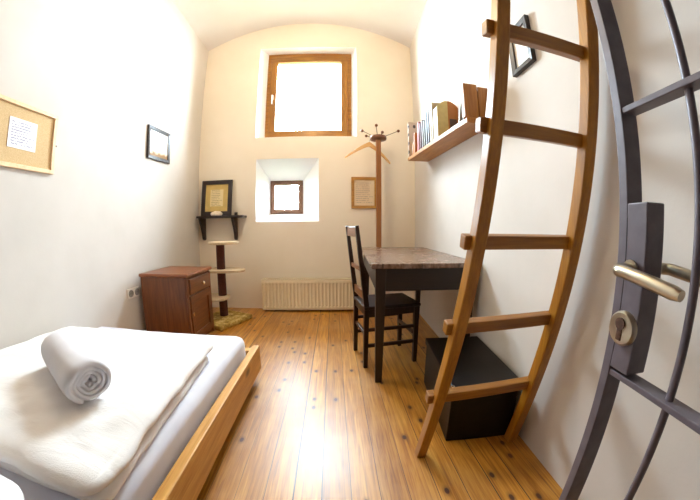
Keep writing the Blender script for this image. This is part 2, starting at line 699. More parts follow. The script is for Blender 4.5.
def reveal(bm, ya, a, yb, b):
    A = [(a[0], ya, a[2]), (a[1], ya, a[2]), (a[1], ya, a[3]), (a[0], ya, a[3])]
    B = [(b[0], yb, b[2]), (b[1], yb, b[2]), (b[1], yb, b[3]), (b[0], yb, b[3])]
    for k in range(4):
        f = bm.faces.new([bm.verts.new(p) for p in (A[k], A[(k+1) % 4], B[(k+1) % 4], B[k])])
        f.material_index = 1


bm = BM()
wall_sheet(bm, YB, (W1f, W2f), False)
wall_sheet(bm, YO, (W1b, W2b), True)
reveal(bm, YB, W1f, YB+.15, W1b)
reveal(bm, YB+.15, W1b, YO, W1b)
reveal(bm, YB, W2f, YB+.36, W2b)
reveal(bm, YB+.36, W2b, YO, W2b)
A = [(-1.9, YB, 0), (1.25, YB, 0), (1.25, YB, 4.1), (-1.9, YB, 4.1)]
B = [(x, YO, z) for x, y, z in A]
for k in range(4):
    bm.faces.new([bm.verts.new(p) for p in (A[k], A[(k+1) % 4], B[(k+1) % 4], B[k])])
bmesh.ops.remove_doubles(bm, verts=bm.verts[:], dist=1e-5)
struct('wall_back', bm, 'back').data.materials.append(MT['reveal'])

# front wall behind the camera, with the doorway the gate hangs in (closed by a recess)
bm = BM()
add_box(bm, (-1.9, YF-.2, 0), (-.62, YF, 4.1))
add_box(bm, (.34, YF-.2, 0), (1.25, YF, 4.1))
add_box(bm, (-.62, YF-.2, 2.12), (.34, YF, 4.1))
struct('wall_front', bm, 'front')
struct('door_1', bx((-.62, YF-.26, 0), (.34, YF-.2, 2.12)), 'walnut')
# the sleeping loft the ladder climbs to, over the doorway and out of the picture
struct('loft_floor', bx((XL, YF, 2.05), (.805, .56, 2.13)), 'loft')

# barrel-vaulted ceiling
bm = BM()
vx, vR, vz = -.365, 2.91, 3.795
arc = []
N = 40
for i in range(N+1):
    x = -1.9 + (1.25+1.9)*i/N
    arc.append((x, vz - vR + math.sqrt(vR*vR - (x-vx)**2)))
poly = arc + [(1.25, 4.1), (-1.9, 4.1)]
add_prism(bm, poly, YF-.15, YO, 'Y')
struct('ceiling', bm, 'ceil', smooth=True)


# the lawn outside, seen by nobody but shading the light that comes in from below
struct('ground', bx((-14, 3.95, -1.1), (14, 40, -1.0)), 'lawn')

# ------------------------------------------------------------------ windows
def make_window(name, o, y, mw, depth, mats, handle):
    """o = (x0,x1,z0,z1) clear opening, y = inner face of the frame"""
    x0, x1, z0, z1 = o
    b = BM()
    fo, fw = .0, mw*.42
    add_box(b, (x0, y, z0), (x1, y+depth, z0+fw), .003)
    add_box(b, (x0, y, z1-fw), (x1, y+depth, z1), .003)
    add_box(b, (x0, y+.001, z0+fw), (x0+fw, y+depth, z1-fw), .003)
    add_box(b, (x1-fw, y+.001, z0+fw), (x1, y+depth, z1-fw), .003)
    w = struct(name, b, mats[0])
    sw = mw*.66
    a0, a1, c0, c1 = x0+fw*.85, x1-fw*.85, z0+fw*.85, z1-fw*.85
    b = BM()
    add_box(b, (a0, y-.014, c0), (a1, y+depth*.7, c0+sw), .006)
    add_box(b, (a0, y-.014, c1-sw), (a1, y+depth*.7, c1), .006)
    s = obj('sash_rail', b, mats[0], w)
    b = BM()
    add_box(b, (a0, y-.0138, c0+sw*.0), (a0+sw, y+depth*.7, c1-sw*.0), .006)
    add_box(b, (a1-sw, y-.0138, c0+sw*.0), (a1, y+depth*.7, c1-sw*.0), .006)
    obj('sash_stile', b, mats[1], w)
    b = bx((a0+sw-.01, y+depth*.3, c0+sw-.01), (a1-sw+.01, y+depth*.3+.006, c1-sw+.01))
    obj('pane', b, 'glass', w)
    if handle:
        hb = BM()
        hx, hz = a0+sw*.45, (c0+c1)/2 - .03
        add_box(hb, (hx-.014, y-.026, hz-.035), (hx+.014, y-.013, hz+.035), .006)
        add_tube(hb, [(hx, y-.02, hz+.01), (hx, y-.055, hz+.01)], .008, 10)
        add_tube(hb, [(hx, y-.055, hz+.02), (hx, y-.057, hz-.05), (hx, y-.05, hz-.105)], [.010, .009, .008], 10)
        h = obj('window_handle', hb, 'white_plastic', w, True)
        h['label'] = 'small pale window handle'
    return w


w1 = make_window('window_1', (W1b[0], W1b[1], W1b[2], W1b[3]), YB+.15, .135, .075, ('win_wood', 'win_wood_v'), True)
w1['label'] = 'large square upper window in golden brown wood'
w2 = make_window('window_2', W2b, YB+.36, .062, .04, ('win_dark', 'win_dark'), False)
w2['label'] = 'small square lower window deep in a white splayed niche'

# ------------------------------------------------------------------ radiator
t = thing('panel_radiator', 'low cream ribbed panel radiator on the back wall below the small window niche', 'radiator', (-.325, YB, .022))
RW_, RH = 1.10, .372
b = BM()
nx = 26*8
prof_z = [0, .012, .034, .048, RH-.062, RH-.048, RH-.014, RH]
rows = []
for z in prof_z:
    row = []
    for i in range(nx+1):
        x = -RW_/2 + RW_*i/nx
        ph = (i/8) % 1
        d = .5-.5*math.cos(2*PI*ph)
        d = max(0, min(1, (d-.25)*2))
        amt = .016*d if .04 < z < RH-.05 else 0
        edge = .004 if z in (0, RH) else 0
        row.append(b.verts.new((x, -.148 + amt + edge, z)))
    rows.append(row)
for ra, rb_ in zip(rows, rows[1:]):
    for i in range(nx):
        b.faces.new((ra[i], ra[i+1], rb_[i+1], rb_[i]))
back = [[b.verts.new((x, -.136, z)) for x in (-RW_/2, RW_/2)] for z in (0, RH)]
b.faces.new((back[0][0], back[0][1], back[1][1], back[1][0]))
obj('front_panel', b, 'radiator', t, True)
b = BM()
add_box(b, (-RW_/2+.01, -.05, .01), (RW_/2-.01, -.032, RH-.02), .003)
obj('rear_panel', b, 'radiator', t)
b = BM()
add_box(b, (-RW_/2, -.146, RH-.006), (RW_/2, -.028, RH+.002), .002)
for i in range(46):
    x = -RW_/2 + .03 + (RW_-.06)*i/45
    add_box(b, (x-.004, -.138, RH+.001), (x+.004, -.038, RH+.004))
obj('top_grille', b, 'rad_dark', t)
for s in (-1, 1):
    b = bx((s*RW_/2-.003, -.147, 0), (s*RW_/2+.003, -.03, RH), .001)
    obj('side_cover', b, 'radiator', t)
for s in (-.4, .4):
    b = bx((s-.02, -.034, .05), (s+.02, 0, .32), .002)
    obj('wall_bracket', b, 'radiator', t)
b = BM()
add_tube(b, [(RW_/2+.003, -.066, .03), (RW_/2+.05, -.066, .03), (RW_/2+.058, -.066, .02), (RW_/2+.058, -.066, -.03)], .009, 10)
add_lathe(b, [(.012, RW_/2+.02), (.018, RW_/2+.022), (.018, RW_/2+.045), (.012, RW_/2+.047)], 14, 'X', (0, -.066, .03))
obj('supply_pipe', b, 'radiator', t, True)

# ------------------------------------------------------------------ bed
t = thing('pine_bed', 'low pine bed frame along the left wall, under the white mattress', 'bed', (-1.1, .6, 0))
BX, BZ = -.50, .243
bx0 = -1.1
by0 = .6


def L(p):
    return (p[0]-bx0, p[1]-by0, p[2])


b = bx(L((BX-.045, -.42, .075)), L((BX, 1.735, BZ)), .004)
o = obj('side_rail', b, 'pine_y', t)
b = bx(L((XL+.012, -.42, .052)), L((XL+.07, 1.735, BZ)), .004)
obj('side_rail', b, 'pine_y', t)
b = bx(L((XL+.071, 1.685, .052)), L((BX-.046, 1.733, BZ-.02)), .004)
obj('end_board', b, 'pine_x', t)
b = bx(L((XL+.071, -.418, .052)), L((BX-.046, -.372, BZ-.02)), .004)
obj('end_board', b, 'pine_x', t)
for y in (-.34, .65, 1.64):
    for x in (XL+.09, BX-.078):
        b = bx(L((x-.03, y-.035, 0)), L((x+.03, y+.035, .09)), .003)
        obj('bed_leg', b, 'walnut', t)
b = BM()
for k in range(12):
    y = -.3 + k*.165
    add_box(b, L((XL+.071, y, .10)), L((BX-.046, y+.09, .118)), .002)
obj('slat', b, 'pine_x', t)


def soft_box(bm, lo, hi, nx, ny, rad, bulge, wr, seed, sides=6, power=.5, wscale=6):
    """rounded cushion-like box: closed surface with wrinkle noise"""
    lo, hi = Vector(lo), Vector(hi)
    c = (lo+hi)/2
    h = (hi-lo)/2
    t = bmesh.new()
    bmesh.ops.create_cube(t, size=2.0)
    bmesh.ops.subdivide_edges(t, edges=t.edges[:], cuts=nx, use_grid_fill=True)
    allv = t.verts[:]
    for v in allv:
        p = v.co.copy()
        q = Vector((p.x*h.x, p.y*h.y, p.z*h.z))
        inner = Vector([max(-hh+rad_, min(hh-rad_, qq)) for qq, hh, rad_ in zip(q, h, rad)])
        d = q - inner
        dn = Vector([dd/rr for dd, rr in zip(d, rad)])
        ln = dn.length
        if ln > 1e-6:
            m_ = max(abs(dn.x), abs(dn.y), abs(dn.z))
            dn = dn/ln*m_
            q = inner + Vector([dd*rr for dd, rr in zip(dn, rad)])
        if q.z > 0:
            q.z += bulge*(1-p.x**2)*(1-p.y**2)
        w = c + q
        nz = noise.noise(Vector((w.x*wscale, w.y*wscale*1.3, w.z*wscale*2+seed))) * .7 + noise.noise(Vector((w.x*wscale*2.7+9, w.y*wscale*2.1, w.z*9+seed)))*.35
        dirn = Vector((p.x**5, p.y**5, p.z**5))
        if dirn.length > 0:
            dirn.normalize()
        w += dirn*nz*wr
        v.co = w
    me = bpy.data.meshes.new('tmp')
    t.to_mesh(me)
    t.free()
    bm.from_mesh(me)
    bpy.data.meshes.remove(me)
    return bm


b = BM()
soft_box(b, (XL+.015, -.37, .12), (BX-.062, 1.675, .345), 44, 0, (.06, .06, .05), .006, .004, 3)
m = obj('mattress', b, 'sheet', None, 'all')
tag(m, 'white sheeted mattress lying in the low pine bed', 'mattress')

# folded duvet: two layers with a rounded front fold
b = BM()
DX1 = -.63
soft_box(b, (XL+.02, .39, .337), (DX1-.012, 1.30, .387), 60, 0, (.05, .05, .024), .004, .010, 11, wscale=6)
soft_box(b, (XL+.02, .37, .378), (DX1, 1.375, .446), 64, 0, (.07, .09, .034), .012, .018, 21, wscale=6)
for v in b.verts:
    v.co.x += max(0, (v.co.x-XL)/(DX1-XL))*(1.35-v.co.y)*.088
m = obj('folded_duvet', b, 'duvet', None, 'all')
tag(m, 'folded white duvet lying across the bed under the rolled towel', 'duvet')

b = BM()
soft_box(b, (-1.40, -.36, .345), (-.72, .335, .45), 30, 0, (.09, .09, .05), .03, .008, 5)
m = obj('pillow', b, 'pillow', None, 'all')
tag(m, 'white pillow at the near end of the bed, in front of the duvet', 'pillow')

# rolled towel
TC = Vector((-.975, .775, .450))
tw = thing('rolled_towel', 'white towel rolled up on top of the folded duvet', 'towel', TC, math.atan2(.74-.968, -.85+1.27))
tw.scale = (1.06, 1.14, 1.14)
b = BM()
turns, npt, nl, TL = 4.3, 170, 22, .42
th_ = .0125


def spiral(s):
    a = s*turns*2*PI
    r = .004 + (.070-.004)*s
    return a, r


ringsO, ringsI = [], []
for i in range(npt+1):
    s = i/npt
    a, r = spiral(s)
    a += 2.2
    ro, ri = [], []
    for k in range(nl+1):
        u = k/nl
        x = -TL/2 + TL*u
        x += .012*math.sin(3*a+1)*(u-.5)*2*.5 + (.022*(1-s))*(1 if u > .95 else 0)*(-1)
        e = min(u, 1-u)*nl
        rnd = 1 - .16*(max(0, 1-e/1.6))**2*(.3+.7*s)
        nzz = .004*noise.noise(Vector((x*7, math.cos(a)*1.5, math.sin(a)*1.5)))*s
        sq = 1 - .10*max(0, -math.sin(a))**3*s
        rr = r*rnd + nzz
        for lst, q in ((ro, rr + th_/2), (ri, rr - th_/2)):
            lst.append(b.verts.new((x, math.cos(a)*q*1.06, .071 + math.sin(a)*q*sq*.97)))
    ringsO.append(ro)
    ringsI.append(ri)
for i in range(npt):
    for k in range(nl):
        b.faces.new((ringsO[i][k], ringsO[i+1][k], ringsO[i+1][k+1], ringsO[i][k+1]))
        b.faces.new((ringsI[i][k], ringsI[i][k+1], ringsI[i+1][k+1], ringsI[i+1][k]))
    for k in (0, nl):
        b.faces.new((ringsO[i][k], ringsI[i][k], ringsI[i+1][k], ringsO[i+1][k]))
for i in (0, npt):
    for k in range(nl):
        b.faces.new((ringsO[i][k], ringsO[i][k+1], ringsI[i][k+1], ringsI[i][k]))
obj('towel_roll', b, 'towel', tw, 'all')

# ------------------------------------------------------------------ bedside cabinet
t = thing('bedside_cabinet', 'red-brown wooden bedside cabinet with drawer and door beyond the bed', 'cabinet', (-1.44, 2.385, 0))
hx_, hy_ = .226, .24
b = bx((-hx_, -hy_, .02), (hx_-.012, hy_, .615), .004)
obj('carcass', b, 'mahog', t)
b = BM()
add_box(b, (-hx_-.01, -hy_-.012, .615), (hx_+.016, hy_+.012, .644), .008)
obj('top', b, 'mahog_top', t)
b = bx((hx_-.012, -hy_+.004, .0), (hx_+.004, -hy_+.035, .605), .006)
obj('corner_post', b, 'mahog', t)
b = bx((hx_-.012, hy_-.035, .0), (hx_+.004, hy_-.004, .605), .006)
obj('corner_post', b, 'mahog', t)
b = bx((hx_-.012, -hy_+.04, .462), (hx_+.012, hy_-.04, .592), .006)
d = obj('drawer', b, 'mahog_y', t)
b = BM()
add_lathe(b, [(.006, hx_+.012), (.006, hx_+.022), (.015, hx_+.026), (.017, hx_+.034), (.010, hx_+.042)], 16, 'X', (0, .02, .527))
k_ = obj('knob', b, 'brass', d, True)
k_['label'] = 'round pale metal drawer knob'
b = BM()
add_box(b, (hx_-.012, -hy_+.04, .05), (hx_+.010, -hy_+.095, .45), .003)
add_box(b, (hx_-.012, hy_-.095, .05), (hx_+.010, hy_-.04, .45), .003)
add_box(b, (hx_-.012, -hy_+.09, .385), (hx_+.010, hy_-.09, .45), .003)
add_box(b, (hx_-.012, -hy_+.09, .05), (hx_+.010, hy_-.09, .115), .003)
add_box(b, (hx_-.012, -hy_+.09, .11), (hx_-.002, hy_-.09, .39), 0)
d = obj('door', b, 'mahog_y', t)
b = bx((hx_+.010, -hy_+.055, .275), (hx_+.016, -hy_+.075, .305), .002)
obj('keyhole_plate', b, 'brass', d)
b = bx((-hx_+.02, -hy_+.01, 0), (hx_-.03, hy_-.01, .022), 0)
obj('plinth', b, 'mahog', t)

# ------------------------------------------------------------------ cat tree
t = thing('cat_tree', 'cat scratching tree with three beige platforms in the back left corner', 'cat tree', (-1.22, 2.93, 0))
b = BM()
add_box(b, (-.22, -.27, 0), (.22, .22, .05), .012, Matrix.Rotation(R(-25), 4, 'Z'))
obj('base', b, 'carpet', t)
b = BM()
add_tube(b, [(-.02, .04, .05), (-.02, .04, .84)], .046, 20)
obj('post', b, 'cat_post', t, True)


def slab(pts, z0, z1):
    return add_prism(BM(), pts, z0, z1, 'Z', .006)


def dpts(cx, cy, rx, ry, a0, a1, n=18):
    return [(cx + rx*math.cos(a0+(a1-a0)*i/n), cy + ry*math.sin(a0+(a1-a0)*i/n)) for i in range(n+1)]


b = slab(dpts(.02, .04, .165, .17, 0, 2*PI*.97, 28), .84, .868)
obj('platform', b, 'cat_plate', t)
b = slab(dpts(.06, .04, .19, .15, -PI/2, PI/2) + [(-.15, .19), (-.15, -.11)], .545, .570)
obj('platform', b, 'cat_plate', t)
b = slab(dpts(-.07, -.02, .145, .17, -PI/2, PI/2) + [(-.24, .15), (-.24, -.19)], .255, .280)
obj('platform', b, 'cat_plate', t)

# ------------------------------------------------------------------ corner shelf with framed print
t = thing('bracket_shelf', 'small near-black wooden bracket shelf in the back left corner above the cat tree', 'shelf', (-1.38, YB, 1.15))
b = bx((-.30, -.165, -.012), (.30, -.002, .014), .004)
obj('shelf_board', b, 'black_wood', t)
for x in (-.262, .165):
    poly = [(0, .06), (-.03, .055), (-.034, .018), (-.15, .010), (-.16, -.02), (-.13, -.07), (-.09, -.13), (-.065, -.2), (-.05, -.27), (-.02, -.285), (0, -.27)]
    b = BM()
    add_prism(b, poly, x-.016, x+.016, 'X', .003)
    obj('bracket', b, 'black_wood', t)


def framed(name, label, cat, W, H, fw, depth, fm, inner, loc, rot, mat=None, matw=0, dirsign=-1):
    """frame in its local xz plane, front towards -y"""
    t = thing(name, label, cat, loc, rot=rot)
    b = BM()
    P = [(-W/2, -H/2), (W/2, -H/2), (W/2, H/2), (-W/2, H/2)]
    I = [(-W/2+fw, -H/2+fw), (W/2-fw, -H/2+fw), (W/2-fw, H/2-fw), (-W/2+fw, H/2-fw)]
    loops = []
    for pts, y in ((P, 0), (P, -depth*.85), ([(x*.985, z*.985) for x, z in P], -depth), (I, -depth*.8), (I, -.004)):
        loops.append([b.verts.new((x, y, z)) for x, z in pts])
    for a, c in zip(loops, loops[1:]):
        for k in range(4):
            b.faces.new((a[k], a[(k+1) % 4], c[(k+1) % 4], c[k]))
    b.faces.new(loops[0][::-1])
    b.faces.new(loops[-1])
    obj('frame', b, fm, t)
    if matw:
        b = bx((-W/2+fw-.002, -.010, -H/2+fw-.002), (W/2-fw+.002, -.005, H/2-fw+.002))
        obj('mount', b, mat, t)
        iw, ih = W-2*fw-2*matw, H-2*fw-2*matw
        b = bx((-iw/2, -.012, -ih/2), (iw/2, -.0095, ih/2))
    else:
        iw, ih = W-2*fw+.004, H-2*fw+.004
        b = bx((-iw/2, -.009, -ih/2), (iw/2, -.005, ih/2))
    obj('print', b, inner, t)
    return t


MT['ochre_mount'] = plain('ochre_mount', hexc(206, 176, 104), .7, 0, .06, 12)
pm = print_mat('print_small_text', hexc(226, 208, 158), hexc(120, 92, 52), 12, .06, .16, .26, .55)
framed('picture_frame', 'dark framed ochre print leaning on the near-black corner shelf', 'picture', .40, .44, .05, .028, 'black_wood', pm,
       (-1.45, YB-.055, 1.385), (R(-6), 0, 0), 'ochre_mount', .065)
b = BM()
bmesh.ops.create_icosphere(b, subdivisions=3, radius=1)
for v in b.verts:
    n_ = noise.noise(v.co*1.7)
    v.co = Vector((v.co.x*.078, v.co.y*.045, max(v.co.z, -.55)*.036)) * (1+.15*n_)
    v.co.z += .020
o = obj('stone', b, 'stone', None, 'all', (-1.425, 3.325, 1.164))
tag(o, 'smooth whitish stone lying on the corner shelf before the dark frame', 'stone')

# framed certificate behind the coat stand
pm = print_mat('certificate_text', hexc(226, 204, 172), hexc(140, 120, 104), 13, .08, .25, .31, .5)
framed('picture_frame', 'golden brown framed sheet of text on the back wall behind the coat stand', 'picture', .318, .385, .036, .022, 'gold_frame', pm,
       (.365, YB-.001, 1.427), (0, 0, 0))

# ------------------------------------------------------------------ left wall pictures
t_ = NT('pale_landscape_print')
tcn = t_.n('ShaderNodeTexCoord')
s_ = t_.n('ShaderNodeSeparateXYZ')
t_.l(tcn.outputs['Object'], s_.inputs[0])
nn = t_.noise(tcn.outputs['Object'], 14, 4)
zz = t_.math('ADD', s_.outputs[2], t_.math('MULTIPLY', t_.math('SUBTRACT', nn, .5), .07))
t_.base(t_.ramp(t_.math('ADD', t_.math('MULTIPLY', zz, 4), .5), [(.10, hexc(150, 118, 84)), (.16, hexc(214, 192, 166)), (.24, hexc(246, 243, 238))]))
t_.set(Roughness=.25)
framed('picture_frame', 'small dark framed pale landscape print alone on the left wall', 'picture', .385, .315, .034, .022, 'black_frame', t_.m,
       (XL+.001, 2.525, 1.838), (0, R(-2.5), R(90)))

t = thing('cork_board', 'cork notice board in a pale wooden frame on the left wall', 'notice board', (XL, 1.0, 1.545), rot=(0, 0, R(90)))
b = BM()
cw, ch = .68, .365
add_box(b, (-cw/2, -.022, ch/2-.024), (cw/2, 0, ch/2), .003)
add_box(b, (-cw/2, -.022, -ch/2), (cw/2, 0, -ch/2+.024), .003)
add_box(b, (-cw/2, -.0215, -ch/2+.024), (-cw/2+.024, 0, ch/2-.024), .003)
add_box(b, (cw/2-.024, -.0215, -ch/2+.024), (cw/2, 0, ch/2-.024), .003)
obj('frame', b, 'pale_frame', t)
b = bx((-cw/2+.02, -.010, -ch/2+.02), (cw/2-.02, -.002, ch/2-.02))
obj('cork_panel', b, 'cork', t)
b = BM()
add_tube(b, [(cw/2, -.012, -.005), (cw/2+.012, -.012, -.005)], .006, 8)
obj('hook', b, 'dark_steel', t)
pm = print_mat('notice_text', hexc(238, 236, 238), hexc(100, 98, 140), 11, .09, .185, .165, .8)
b = bx((-.0925, -.0015, -.0825), (.0925, 0, .0825))
o = obj('paper_notice', b, pm, None, False, (XL+.0115, 1.108, 1.553), (0, 0, R(90)))
tag(o, 'white sheet of small text pinned on the cork board', 'notice')

# double wall socket by the cabinet
t = thing('wall_socket', 'white double power socket on the left wall beside the cabinet', 'socket', (XL, 2.108, .485), rot=(0, 0, R(90)))
b = bx((-.085, -.012, -.043), (.085, 0, .043), .006)
obj('cover_plate', b, 'white_plastic', t)
for x in (-.041, .041):
    b = BM()
    add_lathe(b, [(.031, -.0125), (.029, -.018), (.024, -.018), (.022, -.0135)], 24, 'Y', (x, 0, 0))
    s_ = obj('socket_well', b, 'socket_in', t, True)
    b = BM()
    for dx in (-.009, .009):
        add_tube(b, [(x+dx, -.0135, 0), (x+dx, -.0145, 0)], .003, 10)
    obj('contact_hole', b, 'black_frame', s_)

# ------------------------------------------------------------------ table
t = thing('wooden_table', 'dark wooden table with a worn plank top against the right wall', 'table', (.245, 1.63, 0), R(-2.8))
TW, TLn, TZ = .66, 1.42, .79
b = bx((-.03, 0, TZ-.03), (TW, TLn, TZ), .005)
obj('tabletop', b, 'table_top', t)
b = BM()
add_box(b, (.02, .025, .62), (TW-.035, .05, TZ-.031), .002)
obj('apron', b, 'walnut_x', t)
b = bx((.02, TLn-.05, .62), (TW-.035, TLn-.025, TZ-.031), .002)
obj('apron', b, 'walnut_x', t)
b = bx((0, .075, .62), (.024, TLn-.075, TZ-.031), .002)
obj('apron', b, 'walnut_x', t)
b = bx((TW-.055, .075, .62), (TW-.03, TLn-.075, TZ-.031), .002)
obj('apron', b, 'walnut_x', t)
for x in (.028, TW-.062):
    for y in (.052, TLn-.052):
        b = BM()
        add_beam(b, (x, y, 0), (x, y, TZ-.031), .044, .044, .004, (1, 0, 0), .064, .064)
        obj('leg', b, 'walnut', t)

# ------------------------------------------------------------------ chair
t = thing('wooden_chair', 'dark wooden chair with a slatted back pushed under the left side of the table', 'chair', (.172, 2.035, 0), R(9))
hw = .155
for s in (-1, 1):
    b = BM()
    add_beam(b, (.015, s*hw, 0), (.02, s*hw, .46), .030, .030, .003, (1, 0, 0), .036, .030)
    add_beam(b, (.02, s*hw, .455), (-.05, s*hw, 1.015), .036, .030, .003, (1, 0, 0), .024, .028)
    obj('back_leg', b, 'chair', t)
    b = BM()
    add_beam(b, (.40, s*hw, 0), (.395, s*hw, .44), .030, .030, .003, (1, 0, 0), .038, .036)
    obj('front_leg', b, 'chair', t)
    b = BM()
    add_beam(b, (.03, s*hw, .17), (.385, s*hw, .17), .02, .026, .003, (0, 1, 0))
    add_beam(b, (.03, s*hw, .29), (.385, s*hw, .29), .02, .024, .003, (0, 1, 0))
    obj('side_stretcher', b, 'chair', t)
    b = BM()
    add_beam(b, (.03, s*hw, .415), (.385, s*hw, .415), .022, .05, .003, (0, 1, 0))
    obj('side_rail', b, 'chair', t)
for x in (.022, .385):
    b = BM()
    add_beam(b, (x, -hw+.012, .235 if x > .1 else .25), (x, hw-.012, .235 if x > .1 else .25), .02, .026, .003, (1, 0, 0))
    obj('cross_stretcher', b, 'chair', t)
    b = BM()
    add_beam(b, (x, -hw+.012, .415), (x, hw-.012, .415), .022, .05, .003, (1, 0, 0))
    obj('seat_rail', b, 'chair', t)
b = bx((0.0, -hw-.022, .44), (.425, hw+.022, .464), .008)
obj('seat', b, 'chair', t)
for z, h in ((.975, .07), (.72, .03), (.535, .06)):
    x = .02 - .07*(z-.455)/.56
    b = BM()
    add_beam(b, (x, -hw+.012, z), (x, hw-.012, z), .016, h, .003, (1, 0, 0))
    obj('back_rail', b, 'chair_rail', t)

# ------------------------------------------------------------------ black chest
t = thing('black_chest', 'low black wooden chest on the floor by the right wall behind the ladder', 'chest', (.503, 1.052, 0), R(-6))
b = bx((.008, .008, 0), (.338, .582, .270), .004)
obj('body', b, 'chest', t)
b = bx((0, 0, .272), (.346, .59, .314), .006)
obj('lid', b, 'chest', t)
b = bx((-.002, -.002, .299), (.014, .012, .3155), .002)
o = obj('corner_glint', b, 'brass', t)  # added bit of metal, stands in for a highlight on the lid
o['label'] = 'small shiny metal corner cap'

# ------------------------------------------------------------------ coat stand and hanger
t = thing('coat_stand', 'tall square wooden coat stand with hooks in the corner behind the table', 'coat stand', (.508, 3.23, 0))
b = BM()
add_beam(b, (0, 0, .03), (0, 0, 2.045), .056, .056, .006)
obj('post', b, 'post_wood', t)
b = BM()
add_beam(b, (-.19, 0, .02), (.19, 0, .02), .05, .04, .006, (0, 1, 0))
add_beam(b, (0, -.19, .0205), (0, .19, .0205), .05, .041, .006, (1, 0, 0))
obj('foot', b, 'post_wood', t)
b = BM()
add_lathe(b, [(.070, 2.022), (.094, 2.028), (.098, 2.045), (.094, 2.066), (.06, 2.072)], 26)
obj('cap_disc', b, 'mahog', t, True)
for a, r_, h in ((R(196), .20, 2.115), (R(250), .10, 2.17), (R(-15), .235, 2.125), (R(-70), .10, 2.09), (R(60), .2, 2.11), (R(130), .19, 2.12)):
    b = BM()
    p = Vector((math.cos(a), math.sin(a), 0))
    pts = [p*.05 + Vector((0, 0, 2.06)), p*(.05+(r_-.05)*.5) + Vector((0, 0, 2.062+(h-2.062)*.45)), p*r_ + Vector((0, 0, h))]
    add_tube(b, pts, .0045, 8)
    rod = obj('hook_rod', b, 'dark_steel', t, True)
    b = BM()
    bmesh.ops.create_icosphere(b, subdivisions=2, radius=.0185, matrix=Matrix.Translation(p*r_ + Vector((0, 0, h))))
    obj('hook_ball', b, 'mahog', rod, 'all')

t = thing('clothes_hanger', 'pale wooden clothes hanger hanging from the coat stand', 'hanger', (.40, 3.20, 1.955), R(24))
b = BM()
n = 16
top, bot = [], []
sec = []
for i in range(-n, n+1):
    u = i/n
    x = u*.30
    z = .006 - .185*abs(u)**1.2
    hh = .030*(1-abs(u)) + .016
    y = .022*u*u
    sec.append([b.verts.new((x, y+sy, z+sz)) for sy, sz in ((-.009, -hh*.6), (.009, -hh*.6), (.009, hh*.6), (-.009, hh*.6))])
for a, c in zip(sec, sec[1:]):
    for k in range(4):
        b.faces.new((a[k], a[(k+1) % 4], c[(k+1) % 4], c[k]))
b.faces.new(sec[0][::-1])
b.faces.new(sec[-1])
obj('arm', b, 'hanger', t, True)
b = BM()
pts = [(0, 0, .02), (0, 0, .05)]
for i in range(11):
    a = -PI/2 + i*PI*1.15/10
    pts.append((.030*math.cos(a), 0, .080 + .030*math.sin(a)))
add_tube(b, pts, .0025, 8)
o = obj('hook', b, 'steel', t, True)

# ------------------------------------------------------------------ book shelf on the right wall
S = {}


def shx(y):
    return .738 + (.75-.738)*(y-1.452)/(2.83-1.452)


def shz(y):
    return 1.60 + .09*(y-1.452)/(2.83-1.452)


t = thing('plank_shelf', 'pine plank shelf of books high on the right wall above the table', 'shelf', (.85, 2.1, 1.64))
o3 = Vector((.85, 2.1, 1.64))


def H8(y0, y1, x0f, x1f, za, zb):
    P = []
    for z in (za, zb):
        for (x, y) in ((x0f(y0), y0), (x1f(y0), y0), (x1f(y1), y1), (x0f(y1), y1)):
            P.append(Vector((x, y, shz(y)+z)) - o3)
    return P


b = BM()
add_hexa(b, H8(1.452, 2.83, shx, lambda y: xr(y)-.001, 0, .032), .003)
obj('plank', b, 'shelf_pine', t)
b = BM()
add_hexa(b, H8(1.452, 1.492, lambda y: .728, lambda y: .816, .033, .243), .003)
obj('end_block', b, 'shelf_pine_v', t)
b = BM()
add_hexa(b, H8(1.462, 1.492, lambda y: .826, lambda y: xr(y)-.002, 0.033, .236), .003)
obj('end_block', b, 'shelf_pine_v', t)
b = BM()
add_hexa(b, H8(1.492, 1.51, lambda y: .74, lambda y: xr(y)-.002, .033, .225), .002)
obj('end_back', b, 'walnut', t)
b = BM()
add_hexa(b, H8(2.795, 2.829, lambda y: .756, lambda y: .94, .033, .41), .003)
o = obj('end_panel', b, 'dots', t)
o['label'] = 'pale dotted end panel'


def mk(nm, c, r=.55):
    return plain(nm, c, r, 0, .05, 25)


PAGES = mk('book_pages', hexc(236, 222, 190), .8)


def book(label, y, th, h, dep, col, lean=0.0, xoff=0.0, cat='book'):
    """spine faces into the room (-x)"""
    x0 = shx(y) + .012 + xoff
    t = thing('book', label, cat, (x0, y, shz(y)+.0335), rot=(lean, 0, 0), group='books on the pine wall shelf')
    dep = min(dep, xr(y)-x0-.006)
    b = BM()
    add_box(b, (0, -th/2, 0), (dep, -th/2+.003, h), .001)
    add_box(b, (0, th/2-.003, 0), (dep, th/2, h), .001)
    add_box(b, (-.003, -th/2, 0), (.002, th/2, h), .001)
    obj('cover', b, col, t)
    b = bx((.002, -th/2+.003, .003), (dep-.004, th/2-.003, h-.004))
    obj('pages', b, PAGES, t)
    return t


